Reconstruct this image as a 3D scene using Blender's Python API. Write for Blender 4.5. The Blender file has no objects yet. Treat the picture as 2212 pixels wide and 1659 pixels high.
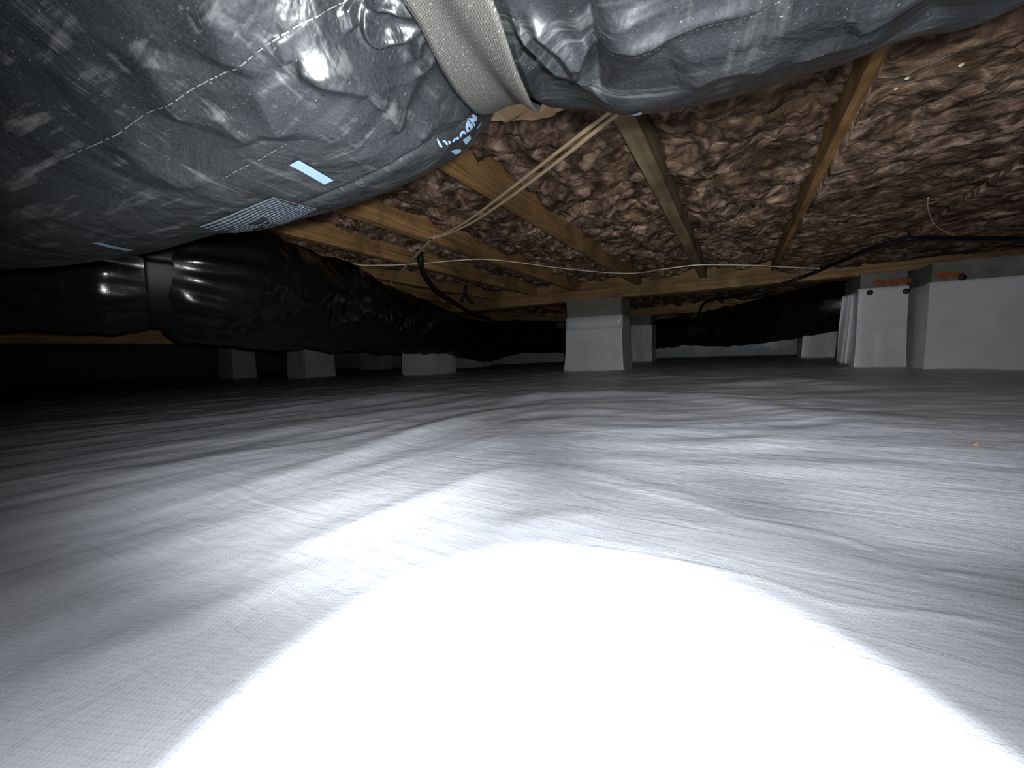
import bpy, bmesh, math, random
import numpy as np
from mathutils import Vector, Matrix

random.seed(7)
RNG = np.random.default_rng(7)
C = bpy.context.scene.collection
scene = bpy.context.scene

# ------------------------------------------------------------------ camera
FPX = 831.0
YAW, PITCH, ROLL = math.radians(30.3), math.radians(-4.95), math.radians(1.4)
CAM = np.array([0.0, 0.0, 0.155])
_Rh = np.array([math.cos(YAW), math.sin(YAW), 0.0])          # horizontal right
_Fh = np.array([-math.sin(YAW), math.cos(YAW), 0.0])         # horizontal forward
_F = _Fh * math.cos(PITCH) + np.array([0, 0, math.sin(PITCH)])
_U0 = np.cross(_Rh, _F)
_R = _Rh * math.cos(ROLL) - _U0 * math.sin(ROLL)
_U = _U0 * math.cos(ROLL) + _Rh * math.sin(ROLL)


def rays(px):
    px = np.atleast_2d(np.asarray(px, float))
    return _F[None] + ((px[:, 0] - 1106) / FPX)[:, None] * _R[None] + ((829.5 - px[:, 1]) / FPX)[:, None] * _U[None]


def at_z(px, z):
    d = rays(px)
    return CAM + d * ((z - CAM[2]) / d[:, 2])[:, None]


def at_y(px, y):
    d = rays(px)
    return CAM + d * ((y - CAM[1]) / d[:, 1])[:, None]


def at_d(px, dist):
    d = rays(px)
    return CAM + d * np.asarray(dist, float).reshape(-1, 1)


cam_data = bpy.data.cameras.new('camera')
cam_data.sensor_width = 36.0
cam_data.lens = 36.0 * FPX / 2212.0
cam_data.clip_start = 0.01
cam = bpy.data.objects.new('camera', cam_data)
C.objects.link(cam)
M = Matrix.Identity(4)
for i in range(3):
    M[i][0], M[i][1], M[i][2], M[i][3] = _R[i], _U[i], -_F[i], CAM[i]
cam.matrix_world = M
scene.camera = cam

# ------------------------------------------------------------------ world, lamps, exposure
world = bpy.data.worlds.new('world')
scene.world = world
world.use_nodes = True
world.node_tree.nodes['Background'].inputs[0].default_value = (0.0, 0.0, 0.0, 1)
world.node_tree.nodes['Background'].inputs[1].default_value = 0.0
scene.view_settings.view_transform = 'Standard'
scene.view_settings.look = 'None'
scene.view_settings.exposure = 0.0
scene.view_settings.gamma = 1.0
scene.view_settings.use_curve_mapping = False


def spot(name, loc, target_px, watts, half_angle, blend, color, radius):
    l = bpy.data.lights.new(name, 'SPOT')
    l.energy = watts
    l.spot_size = math.radians(2 * half_angle)
    l.spot_blend = blend
    l.color = color
    l.shadow_soft_size = radius
    o = bpy.data.objects.new(name, l)
    C.objects.link(o)
    o.location = loc
    d = rays(target_px)[0]
    o.rotation_euler = Vector(d).to_track_quat('-Z', 'Y').to_euler()
    return o


LAMP = CAM + 0.014 * _R + 0.012 * _U
COOL = (0.955, 0.985, 1.0)
spot('phone_flash', LAMP, (1150, 300), 18.5, 80, 1.0, COOL, 0.004)           # wide, weak flash
spot('far_fill', LAMP, (1400, 705), 40.0, 27, 1.0, COOL, 0.004)         # added long-throw fill along the crawl space, no such lamp there
spot('right_fill', LAMP, (1925, 690), 40.0, 28, 1.0, COOL, 0.004)        # added fill that brightens the right-hand piers
spot('left_fill', LAMP, (720, 755), 29.0, 36, 1.0, COOL, 0.004)          # made-up fill for the left-hand piers and the floor before them
spot('floor_fill', LAMP, (900, 2150), 4.2, 79, 1.0, COOL, 0.004)            # added wide fill that lifts the floor near the camera
spot('hotspot_fill', LAMP, (1190, 2600), 5.0, 41, 0.05, COOL, 0.004)      # invented hard-edged beam shaping the overexposed patch on the liner


# ------------------------------------------------------------------ numeric noise
def _hash(ix, iy, iz, seed):
    h = (ix.astype(np.int64) * 374761393 + iy.astype(np.int64) * 668265263 + iz.astype(np.int64) * 2147483647 + seed * 1274126177) & 0xFFFFFFFF
    h = ((h ^ (h >> 13)) * 1274126177) & 0xFFFFFFFF
    return h ^ (h >> 16)


_G = np.array([[1, 1, 0], [-1, 1, 0], [1, -1, 0], [-1, -1, 0], [1, 0, 1], [-1, 0, 1], [1, 0, -1], [-1, 0, -1],
               [0, 1, 1], [0, -1, 1], [0, 1, -1], [0, -1, -1], [1, 1, 0], [-1, 1, 0], [0, -1, 1], [0, -1, -1]], float)


def perlin(p, seed=0):
    p = np.asarray(p, float)
    if p.shape[-1] == 2:
        p = np.concatenate([p, np.full(p.shape[:-1] + (1,), 0.37)], -1)
    f = np.floor(p)
    i = f.astype(np.int64)
    r = p - f
    w = r * r * r * (r * (r * 6 - 15) + 10)
    out = 0
    for dx in (0, 1):
        for dy in (0, 1):
            for dz in (0, 1):
                g = _G[_hash(i[..., 0] + dx, i[..., 1] + dy, i[..., 2] + dz, seed) & 15]
                dot = g[..., 0] * (r[..., 0] - dx) + g[..., 1] * (r[..., 1] - dy) + g[..., 2] * (r[..., 2] - dz)
                wx = w[..., 0] if dx else 1 - w[..., 0]
                wy = w[..., 1] if dy else 1 - w[..., 1]
                wz = w[..., 2] if dz else 1 - w[..., 2]
                out = out + dot * wx * wy * wz
    return out


def fbm(p, octaves=4, seed=0, gain=0.5):
    a, out, q = 1.0, 0, np.asarray(p, float)
    for k in range(octaves):
        out = out + a * perlin(q, seed + k)
        a *= gain
        q = q * 2.03
    return out


def cell_dist(p, seed=0):
    """distance to the nearest jittered lattice point (2D), F1 and F2"""
    i = np.floor(p).astype(np.int64)
    f1 = np.full(p.shape[:-1], 9.0)
    f2 = np.full(p.shape[:-1], 9.0)
    z = np.zeros_like(i[..., 0])
    for dx in (-1, 0, 1):
        for dy in (-1, 0, 1):
            h = _hash(i[..., 0] + dx, i[..., 1] + dy, z, seed)
            jx = (h & 1023) / 1023.0
            jy = ((h >> 10) & 1023) / 1023.0
            d = np.hypot(i[..., 0] + dx + jx - p[..., 0], i[..., 1] + dy + jy - p[..., 1])
            f2 = np.minimum(f2, np.maximum(f1, d))
            f1 = np.minimum(f1, d)
    return f1, f2


def poly_dist(P, line):
    """unsigned distance, signed side and arc fraction of points P (N,2) to a polyline"""
    line = np.asarray(line, float)
    best = np.full(len(P), 1e9)
    side = np.zeros(len(P))
    frac = np.zeros(len(P))
    n = len(line) - 1
    for k in range(n):
        a, b = line[k], line[k + 1]
        ab = b - a
        t = np.clip(((P - a) @ ab) / max(ab @ ab, 1e-12), 0, 1)
        v = P - a - t[:, None] * ab
        d = np.hypot(v[:, 0], v[:, 1])
        m = d < best
        best[m] = d[m]
        side[m] = np.sign(ab[0] * v[:, 1] - ab[1] * v[:, 0])[m]
        frac[m] = ((k + t) / n)[m]
    return best, side, frac


def smooth_line(pts, n=10):
    """Catmull-Rom through the points"""
    P = np.asarray(pts, float)
    if len(P) < 3:
        return np.array([P[0] + (P[-1] - P[0]) * t for t in np.linspace(0, 1, n)])
    Q = np.vstack([2 * P[0] - P[1], P, 2 * P[-1] - P[-2]])
    out = []
    for k in range(1, len(Q) - 2):
        p0, p1, p2, p3 = Q[k - 1:k + 3]
        for t in np.linspace(0, 1, n, endpoint=False):
            out.append(0.5 * ((2 * p1) + (-p0 + p2) * t + (2 * p0 - 5 * p1 + 4 * p2 - p3) * t * t + (-p0 + 3 * p1 - 3 * p2 + p3) * t ** 3))
    out.append(P[-1])
    return np.array(out)


# ------------------------------------------------------------------ materials
class Mat:
    def __init__(self, name):
        self.m = bpy.data.materials.new(name)
        self.m.use_nodes = True
        self.t = self.m.node_tree
        self.b = self.t.nodes['Principled BSDF']

    def n(self, kind, **kw):
        nd = self.t.nodes.new(kind)
        for k, v in kw.items():
            if k in nd.inputs:
                nd.inputs[k].default_value = v
            else:
                setattr(nd, k, v)
        return nd

    def l(self, a, b):
        self.t.links.new(a, b)

    def set(self, **kw):
        for k, v in kw.items():
            self.b.inputs[k.replace('_', ' ')].default_value = v
        return self

    def coords(self, kind='Object', scale=(1, 1, 1)):
        tc = self.n('ShaderNodeTexCoord')
        mp = self.n('ShaderNodeMapping')
        mp.inputs['Scale'].default_value = scale
        self.l(tc.outputs[kind], mp.inputs[0])
        return mp.outputs[0]

    def noise(self, vec, scale, detail=4, rough=0.55, dist=0.0):
        nd = self.n('ShaderNodeTexNoise')
        nd.inputs['Scale'].default_value = scale
        nd.inputs['Detail'].default_value = detail
        nd.inputs['Roughness'].default_value = rough
        nd.inputs['Distortion'].default_value = dist
        self.l(vec, nd.inputs['Vector'])
        return nd.outputs['Fac']

    def ramp(self, fac, stops):
        r = self.n('ShaderNodeValToRGB')
        e = r.color_ramp.elements
        while len(e) < len(stops):
            e.new(0.5)
        for k, (p, c) in enumerate(stops):
            e[k].position = p
            e[k].color = (*c, 1) if not np.isscalar(c) else (c, c, c, 1)
        self.l(fac, r.inputs[0])
        return r.outputs[0]

    def math(self, op, a, b=None):
        m = self.n('ShaderNodeMath', operation=op)
        for k, v in ((0, a), (1, b)):
            if v is None:
                continue
            if isinstance(v, (int, float)):
                m.inputs[k].default_value = v
            else:
                self.l(v, m.inputs[k])
        return m.outputs[0]

    def mix(self, fac, a, b):
        m = self.n('ShaderNodeMix', data_type='RGBA')
        for s, v in ((m.inputs[0], fac), (m.inputs[6], a), (m.inputs[7], b)):
            if isinstance(v, (int, float)):
                s.default_value = v
            elif isinstance(v, tuple):
                s.default_value = (*v, 1)
            else:
                self.l(v, s)
        return m.outputs[2]

    def bump(self, h, strength=0.5, dist=0.002, normal=None):
        b = self.n('ShaderNodeBump')
        b.inputs['Strength'].default_value = strength
        b.inputs['Distance'].default_value = dist
        self.l(h, b.inputs['Height'])
        if normal is not None:
            self.l(normal, b.inputs['Normal'])
        return b.outputs[0]

    def base(self, c):
        self.l(c, self.b.inputs['Base Color'])

    def normal(self, nrm):
        self.l(nrm, self.b.inputs['Normal'])


def plain(name, color, rough=0.6, spec=0.4, vary=0.12, vscale=30.0):
    m = Mat(name)
    v = m.coords()
    f = m.noise(v, vscale, 4)
    a = tuple(c * (1 - vary) for c in color)
    b = tuple(min(1, c * (1 + vary)) for c in color)
    m.base(m.ramp(f, [(0.3, a), (0.7, b)]))
    m.set(Roughness=rough, Specular_IOR_Level=spec)
    return m.m


def make_floor_mat():
    m = Mat('liner_floor')
    v = m.coords('Object')
    sep = m.n('ShaderNodeSeparateXYZ')
    mp = m.n('ShaderNodeMapping')
    mp.inputs['Rotation'].default_value = (0, 0, math.radians(-22))
    m.l(v, mp.inputs[0])
    m.l(mp.outputs[0], sep.inputs[0])
    k = 2 * math.pi / 0.0027
    hs = []
    for ax in (0, 1):
        s = m.math('SINE', m.math('MULTIPLY', sep.outputs[ax], k))
        hs.append(m.math('POWER', m.math('ADD', m.math('MULTIPLY', s, 0.5), 0.5), 6.0))
    grid = m.math('MAXIMUM', hs[0], hs[1])
    dots = m.math('MULTIPLY', hs[0], hs[1])
    # grime, faint blue-grey cast of the liner
    dirt = m.noise(v, 3.0, 5)
    base = m.ramp(dirt, [(0.3, (0.55, 0.572, 0.635)), (0.7, (0.63, 0.645, 0.695))])
    col = m.mix(m.math('MULTIPLY', dots, 0.40), base, (0.25, 0.26, 0.31))
    speck = m.noise(v, 140.0, 2)
    col = m.mix(m.ramp(speck, [(0.79, 0.0), (0.83, 0.35)]), col, (0.16, 0.15, 0.14))
    m.base(col)
    fine = m.noise(v, 22.0, 4, 0.6, 0.6)
    st = m.n('ShaderNodeMapping')
    st.inputs['Rotation'].default_value = (0, 0, math.radians(15))
    st.inputs['Scale'].default_value = (5, 40, 5)
    m.l(v, st.inputs[0])
    streak = m.noise(st.outputs[0], 2.0, 4, 0.55, 0.8)
    n1 = m.bump(fine, 0.35, 0.004)
    n2 = m.bump(streak, 0.3, 0.004, n1)
    n3 = m.bump(grid, 0.14, 0.0004, n2)
    m.normal(n3)
    m.set(Roughness=0.42, Specular_IOR_Level=0.35)
    return m.m


def make_liner_mat():
    m = Mat('liner_white')
    v = m.coords('Object')
    f = m.noise(v, 6.0, 5)
    m.base(m.ramp(f, [(0.3, (0.46, 0.47, 0.49)), (0.7, (0.56, 0.565, 0.58))]))
    m.normal(m.bump(m.noise(v, 18.0, 4, 0.6, 1.2), 0.35, 0.006))
    m.set(Roughness=0.33, Specular_IOR_Level=0.5)
    return m.m


def make_plastic_mat(name, dust=1.0, rough=0.22, crumple=1.0):
    """black polyethylene jacket: crumpled bump, scuffs along the duct and dust specks"""
    m = Mat(name)
    uv = m.coords('UV')
    ob = m.coords('Object')
    cr1 = m.n('ShaderNodeTexVoronoi', feature='DISTANCE_TO_EDGE')
    cr1.inputs['Scale'].default_value = 26.0
    warp = m.n('ShaderNodeTexNoise')
    warp.inputs['Scale'].default_value = 9.0
    m.l(ob, warp.inputs['Vector'])
    wv = m.n('ShaderNodeVectorMath', operation='MULTIPLY_ADD')
    wv.inputs[1].default_value = (0.09, 0.09, 0.09)
    m.l(warp.outputs['Color'], wv.inputs[0])
    m.l(ob, wv.inputs[2])
    m.l(wv.outputs[0], cr1.inputs['Vector'])
    edge = m.ramp(cr1.outputs['Distance'], [(0.0, 0.0), (0.22, 1.0)])
    n_soft = m.noise(ob, 16.0, 5, 0.55, 0.7)
    n_fine = m.noise(ob, 150.0, 3, 0.55, 0.0)
    n1 = m.bump(n_soft, 0.55 * crumple, 0.009)
    n2 = m.bump(edge, 0.10 * crumple, 0.003, n1)
    n3 = m.bump(n_fine, 0.22 * crumple, 0.0012, n2)
    m.normal(n3)
    # scuffs stretched along the duct
    sc = m.n('ShaderNodeMapping')
    sc.inputs['Scale'].default_value = (16, 130, 1)
    sc.inputs['Rotation'].default_value = (0, 0, math.radians(8))
    m.l(uv, sc.inputs[0])
    scuff = m.noise(sc.outputs[0], 1.0, 6, 0.65, 0.35)
    sc2 = m.n('ShaderNodeMapping')
    sc2.inputs['Scale'].default_value = (120, 14, 1)
    sc2.inputs['Rotation'].default_value = (0, 0, math.radians(-14))
    m.l(uv, sc2.inputs[0])
    scuff2 = m.noise(sc2.outputs[0], 1.0, 6, 0.68, 0.3)
    scuff = m.mix(m.ramp(m.noise(uv, 4.0, 2), [(0.42, 0.0), (0.58, 1.0)]), scuff2, scuff)
    patch = m.noise(uv, 9.0, 3)
    sf = m.math('MULTIPLY', m.ramp(scuff, [(0.53, 0.0), (0.66, 1.0)]), m.ramp(patch, [(0.36, 0.15), (0.62, 1.0)]))
    spk = m.n('ShaderNodeMapping')
    spk.inputs['Scale'].default_value = (650, 1100, 1)
    m.l(uv, spk.inputs[0])
    speck = m.ramp(m.noise(spk.outputs[0], 1.0, 2, 0.5), [(0.68, 0.0), (0.78, 1.0)])
    f = m.math('MINIMUM', m.math('ADD', m.math('MULTIPLY', sf, 0.55 * dust), m.math('MULTIPLY', speck, 0.8 * dust)), 1.0)
    film = m.ramp(m.noise(uv, 5.0, 5, 0.6), [(0.3, (0.0055, 0.0062, 0.007)), (0.7, (0.014, 0.0155, 0.0172))])
    if dust < 0.5:
        film = m.ramp(m.noise(uv, 5.0, 5, 0.6), [(0.3, (0.004, 0.0045, 0.005)), (0.7, (0.007, 0.0075, 0.009))])
    grain = m.ramp(m.noise(uv, 900.0, 3, 0.65), [(0.35, 0.5), (0.68, 1.0)])
    gm = m.n('ShaderNodeMix', data_type='RGBA', blend_type='MULTIPLY')
    gm.inputs[0].default_value = 1.0
    m.l(film, gm.inputs[6])
    m.l(grain, gm.inputs[7])
    film = gm.outputs[2]
    m.base(m.mix(f, film, (0.075, 0.074, 0.073)))
    r = m.ramp(m.noise(uv, 14.0, 4), [(0.3, rough), (0.7, rough + 0.14)])
    m.l(r, m.b.inputs['Roughness'])
    m.set(Specular_IOR_Level=0.5)
    return m.m


def make_strap_mat(name, k=1.0):
    m = Mat(name)
    uv = m.coords('UV')
    sep = m.n('ShaderNodeSeparateXYZ')
    wob = m.n('ShaderNodeTexNoise')
    wob.inputs['Scale'].default_value = 60.0
    m.l(uv, wob.inputs['Vector'])
    wv = m.n('ShaderNodeVectorMath', operation='MULTIPLY_ADD')
    wv.inputs[1].default_value = (0.0016, 0.0010, 0)
    m.l(wob.outputs['Color'], wv.inputs[0])
    m.l(uv, wv.inputs[2])
    m.l(wv.outputs[0], sep.inputs[0])
    a = m.math('SINE', m.math('MULTIPLY', sep.outputs[0], 2 * math.pi / 0.0020))
    b = m.math('SINE', m.math('MULTIPLY', sep.outputs[1], 2 * math.pi / 0.0012))
    knit = m.math('ADD', m.math('MULTIPLY', m.math('MULTIPLY', a, b), 0.5), 0.5)
    ribs = m.math('ADD', m.math('MULTIPLY', b, 0.5), 0.5)
    h = m.math('ADD', m.math('MULTIPLY', knit, 0.6), m.math('MULTIPLY', ribs, 0.4))
    gl = m.noise(uv, 900.0, 2)
    c0 = m.ramp(h, [(0.15, (0.075 * k, 0.073 * k, 0.067 * k)), (0.85, (0.155 * k, 0.15 * k, 0.137 * k))])
    m.base(m.mix(m.ramp(gl, [(0.60, 0.0), (0.70, 0.9)]), c0, (0.34 * k, 0.33 * k, 0.30 * k)))
    m.normal(m.bump(h, 0.4, 0.0006))
    m.set(Roughness=0.5, Specular_IOR_Level=0.4)
    return m.m


def make_wood_mat(name, dark, light, axis='Y', stain=0.5):
    m = Mat(name)
    sc = {'Y': (60, 1.6, 60), 'X': (1.6, 60, 60)}[axis]
    v = m.coords('Object', sc)
    o = m.coords('Object')
    g = m.noise(v, 1.0, 6, 0.6, 1.5)
    col = m.ramp(g, [(0.28, dark), (0.5, tuple((a + b) / 2 for a, b in zip(dark, light))), (0.72, light)])
    st = m.ramp(m.noise(o, 5.0, 4, 0.6, 0.5), [(0.42, 0.0), (0.68, stain)])
    m.base(m.mix(st, col, tuple(c * 0.35 for c in dark)))
    m.normal(m.bump(g, 0.4, 0.002))
    m.set(Roughness=0.75, Specular_IOR_Level=0.25)
    return m.m


def make_insulation_mat():
    m = Mat('dirty_fibreglass')
    v = m.coords('Object')
    warp = m.n('ShaderNodeTexNoise')
    warp.inputs['Scale'].default_value = 7.0
    warp.inputs['Detail'].default_value = 3.0
    m.l(v, warp.inputs['Vector'])
    wv = m.n('ShaderNodeVectorMath', operation='MULTIPLY_ADD')
    wv.inputs[1].default_value = (0.10, 0.10, 0.10)
    m.l(warp.outputs['Color'], wv.inputs[0])
    m.l(v, wv.inputs[2])
    a = m.noise(wv.outputs[0], 20.0, 7, 0.62, 0.5)
    st = m.n('ShaderNodeMapping')
    st.inputs['Scale'].default_value = (14, 46, 30)
    st.inputs['Rotation'].default_value = (0, 0, 0.6)
    m.l(wv.outputs[0], st.inputs[0])
    fib = m.noise(st.outputs[0], 1.0, 4, 0.6, 0.4)
    cr = m.noise(wv.outputs[0], 9.0, 4, 0.55, 0.3)
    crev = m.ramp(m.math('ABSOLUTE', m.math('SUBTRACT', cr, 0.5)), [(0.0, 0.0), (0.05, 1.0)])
    mixf = m.math('ADD', m.math('MULTIPLY', a, 0.72), m.math('MULTIPLY', fib, 0.28))
    hgt = m.math('MULTIPLY', mixf, m.math('ADD', m.math('MULTIPLY', crev, 0.4), 0.6))
    col = m.ramp(mixf, [(0.36, (0.040, 0.025, 0.019)), (0.46, (0.145, 0.090, 0.064)),
                        (0.54, (0.32, 0.214, 0.158)), (0.64, (0.66, 0.475, 0.375))])
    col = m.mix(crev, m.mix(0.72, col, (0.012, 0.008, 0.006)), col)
    tan = m.ramp(m.noise(v, 5.0, 4, 0.5, 0.5), [(0.48, 0.0), (0.66, 0.6)])
    col = m.mix(tan, col, m.ramp(mixf, [(0.38, (0.055, 0.032, 0.018)), (0.64, (0.42, 0.27, 0.16))]))
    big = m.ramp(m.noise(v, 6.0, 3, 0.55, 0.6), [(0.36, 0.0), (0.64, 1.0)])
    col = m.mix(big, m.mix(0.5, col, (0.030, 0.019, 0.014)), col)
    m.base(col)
    n1 = m.bump(hgt, 0.7, 0.016)
    m.normal(m.bump(m.noise(v, 260.0, 3), 0.5, 0.002, n1))
    m.set(Roughness=0.95, Specular_IOR_Level=0.08)
    return m.m


def make_block_mat(name, lo, hi):
    m = Mat(name)
    v = m.coords('Object')
    f = m.noise(v, 12.0, 6, 0.65)
    m.base(m.ramp(f, [(0.3, lo), (0.7, hi)]))
    m.normal(m.bump(m.noise(v, 160.0, 5, 0.7), 0.6, 0.004))
    m.set(Roughness=0.92, Specular_IOR_Level=0.15)
    return m.m


def make_kraft_mat():
    m = Mat('kraft_paper')
    v = m.coords('Object')
    f = m.noise(v, 30.0, 6, 0.6, 0.8)
    m.base(m.ramp(f, [(0.3, (0.50, 0.31, 0.16)), (0.5, (0.66, 0.44, 0.25)), (0.7, (0.76, 0.56, 0.36))]))
    m.normal(m.bump(f, 0.4, 0.004))
    m.set(Roughness=0.8, Specular_IOR_Level=0.2)
    return m.m


MAT = {
    'floor': make_floor_mat(),
    'liner': make_liner_mat(),
    'jacket': make_plastic_mat('black_jacket'),
    'jacket_far': make_plastic_mat('black_jacket_far', 0.25, 0.16, 0.22),
    'strap': make_strap_mat('woven_strap', 0.30),
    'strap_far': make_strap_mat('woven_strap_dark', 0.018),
    'wood': make_wood_mat('joist_wood', (0.14, 0.074, 0.029), (0.43, 0.255, 0.108), 'Y', 0.7),
    'wood_grey': make_wood_mat('joist_wood_grey', (0.10, 0.074, 0.043), (0.33, 0.24, 0.135), 'Y', 0.6),
    'girder': make_wood_mat('girder_wood', (0.13, 0.074, 0.030), (0.33, 0.205, 0.092), 'X', 0.7),
    'subfloor': make_wood_mat('subfloor_wood', (0.06, 0.04, 0.02), (0.15, 0.10, 0.05), 'X', 0.4),
    'insulation': make_insulation_mat(),
    'cap': make_block_mat('cap_concrete', (0.11, 0.115, 0.10), (0.19, 0.19, 0.17)),
    'block': make_block_mat('wall_concrete', (0.10, 0.10, 0.10), (0.18, 0.18, 0.175)),
    'kraft': make_kraft_mat(),
    'straw': plain('straw_cable', (0.48, 0.36, 0.22), 0.5, 0.4),
    'cord': plain('pale_cord', (0.62, 0.55, 0.43), 0.5, 0.4),
    'black': plain('black_cable', (0.008, 0.008, 0.010), 0.55, 0.25),
    'blue': plain('printed_blue', (0.080, 0.122, 0.170), 0.45, 0.4, 0.05),
    'bluegrey': plain('printed_grey_blue', (0.055, 0.070, 0.088), 0.5, 0.4, 0.2, 200.0),
    'scuff': plain('scuffed_crease', (0.045, 0.044, 0.044), 0.5, 0.4, 0.5, 400.0),
    'foam': plain('orange_foam', (0.24, 0.085, 0.035), 0.9, 0.1, 0.35, 80.0),
    'pin': plain('black_pin', (0.012, 0.012, 0.013), 0.5, 0.3),
    'staple': plain('staple_steel', (0.55, 0.52, 0.48), 0.35, 0.5),
    'crumb': plain('tan_crumb', (0.20, 0.14, 0.09), 0.9, 0.1),
}


# ------------------------------------------------------------------ object helpers
def mesh_obj(name, verts, faces, mat, parent=None, uv=None, smooth=True):
    me = bpy.data.meshes.new(name)
    verts = np.asarray(verts, np.float64)
    if isinstance(faces, np.ndarray):
        n, k = faces.shape
        me.vertices.add(len(verts))
        me.vertices.foreach_set('co', verts.astype(np.float32).ravel())
        me.loops.add(n * k)
        me.loops.foreach_set('vertex_index', faces.astype(np.int32).ravel())
        me.polygons.add(n)
        me.polygons.foreach_set('loop_start', np.arange(0, n * k, k, dtype=np.int32))
        me.polygons.foreach_set('loop_total', np.full(n, k, np.int32))
    else:
        me.from_pydata([tuple(v) for v in verts], [], faces)
    if uv is not None:
        layer = me.uv_layers.new(name='UVMap')
        idx = np.empty(len(me.loops), np.int32)
        me.loops.foreach_get('vertex_index', idx)
        layer.data.foreach_set('uv', np.asarray(uv, np.float32)[idx].ravel())
    me.update(calc_edges=True)
    me.validate()
    if smooth:
        me.polygons.foreach_set('use_smooth', np.ones(len(me.polygons), bool))
    me.materials.append(mat)
    o = bpy.data.objects.new(name, me)
    C.objects.link(o)
    if parent is not None:
        o.parent = parent
        o.matrix_parent_inverse = Matrix.Translation(-Vector(parent.location))
    return o


def grid_faces(nu, nv, wrap_v=False):
    u = np.arange(nu - 1)[:, None]
    v = np.arange(nv if wrap_v else nv - 1)[None]
    v2 = (v + 1) % nv
    a = u * nv + v
    b = u * nv + v2
    c = (u + 1) * nv + v2
    d = (u + 1) * nv + v
    return np.stack([a, b, c, d], -1).reshape(-1, 4)


def tag(o, label=None, cat=None, group=None, kind=None):
    if label:
        o['label'] = label
    if cat:
        o['category'] = cat
    if group:
        o['group'] = group
    if kind:
        o['kind'] = kind
    return o


def empty(name, loc, label=None, cat=None, group=None):
    o = bpy.data.objects.new(name, None)
    o.empty_display_size = 0.05
    o.location = tuple(loc)
    C.objects.link(o)
    return tag(o, label, cat, group)


def box(name, lo, hi, mat, parent=None, bevel=0.003, jitter=0.0):
    bm = bmesh.new()
    bmesh.ops.create_cube(bm, size=1.0)
    lo, hi = np.array(lo), np.array(hi)
    for v in bm.verts:
        v.co = Vector([lo[i] + (v.co[i] + 0.5) * (hi[i] - lo[i]) + random.uniform(-jitter, jitter) for i in range(3)])
    if bevel:
        bmesh.ops.bevel(bm, geom=bm.edges[:], offset=bevel, segments=2, affect='EDGES', profile=0.6)
    me = bpy.data.meshes.new(name)
    bm.to_mesh(me)
    bm.free()
    me.materials.append(mat)
    o = bpy.data.objects.new(name, me)
    C.objects.link(o)
    if parent is not None:
        o.parent = parent
        o.matrix_parent_inverse = Matrix.Translation(-Vector(parent.location))
    return o


def tube(name, pts, radius, mat, parent=None, sides=10, n=8, flat=None, up=(0, 0, 1)):
    """a cable through the points; radius a number or one per given point; flat = (width factor, height factor)"""
    pts = np.asarray(pts, float)
    rad = np.full(len(pts), radius) if np.isscalar(radius) else np.asarray(radius, float)
    P = smooth_line(np.column_stack([pts, rad]), n)
    P, rad = P[:, :3], P[:, 3]
    T = np.gradient(P, axis=0)
    T /= np.linalg.norm(T, axis=1)[:, None] + 1e-12
    up = np.asarray(up, float)
    S = np.cross(T, up)
    S /= np.linalg.norm(S, axis=1)[:, None] + 1e-9
    U = np.cross(S, T)
    a = np.linspace(0, 2 * math.pi, sides, endpoint=False)
    fw, fh = flat or (1, 1)
    V = P[:, None] + rad[:, None, None] * (fw * np.cos(a)[None, :, None] * S[:, None] + fh * np.sin(a)[None, :, None] * U[:, None])
    V = V.reshape(-1, 3)
    F = [tuple(f) for f in grid_faces(len(P), sides, True)]
    F.append(tuple(range(sides)))
    F.append(tuple(range((len(P) - 1) * sides, len(P) * sides))[::-1])
    return mesh_obj(name, V, F, mat, parent)


# ------------------------------------------------------------------ layout constants
ROOM = (-9.2, 2.25, -1.9, 6.05)      # x0, x1, y0, y1
JZ = 0.575                            # underside of the joists
JTOP = 0.80
GZ = 0.502                            # underside of the girders
G1 = 2.70                             # front face of the first girder's ledger
G2 = 4.42


def floor_base(x):
    x = np.asarray(x, float)
    return np.where(x > -0.9, 0.018 * np.minimum(x + 0.9, 1.6), 0.030 * (x + 0.9) * np.exp(-np.maximum(-x - 5, 0) * 0.1))


RIDGES = []   # (points on the floor, amplitude, width, asymmetric)


def add_ridge(px, amp, wid):
    p = at_z(px, 0.012)[:, :2]
    RIDGES.append((smooth_line(p, 8), amp, wid))


add_ridge([(500, 1260), (640, 1190), (800, 1120), (960, 1062), (1060, 1022), (1170, 1000)], 0.0050, 0.020)
add_ridge([(400, 1105), (560, 1040), (700, 995), (900, 925), (1060, 885), (1200, 868)], 0.0080, 0.034)
add_ridge([(0, 1025), (300, 1005), (520, 965), (700, 930)], 0.0085, 0.05)
add_ridge([(1040, 1165), (1180, 1128), (1350, 1118)], 0.0040, 0.020)
add_ridge([(1150, 1000), (1300, 1032), (1480, 1085), (1650, 1128)], 0.0030, 0.018)
add_ridge([(1400, 970), (1560, 968), (1740, 945), (1950, 915)], 0.0060, 0.035)
add_ridge([(1000, 862), (1200, 850), (1360, 848), (1520, 862)], 0.0120, 0.07)
add_ridge([(1280, 818), (1400, 808), (1490, 826)], 0.0170, 0.09)
add_ridge([(1480, 846), (1600, 872), (1800, 905), (2000, 915)], 0.0110, 0.06)
add_ridge([(0, 1490), (300, 1385), (560, 1275), (720, 1215)], 0.0035, 0.018)
add_ridge([(1560, 838), (1700, 828), (1850, 846)], 0.0150, 0.08)
add_ridge([(1700, 898), (1900, 932), (2212, 925)], 0.0080, 0.05)
add_ridge([(200, 900), (520, 880), (800, 850), (1000, 838)], 0.0120, 0.08)
add_ridge([(1150, 905), (1350, 930), (1560, 925)], 0.0050, 0.035)
add_ridge([(1250, 985), (1500, 1010), (1800, 1020), (2212, 1010)], 0.0035, 0.025)
CREASES = []
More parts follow.
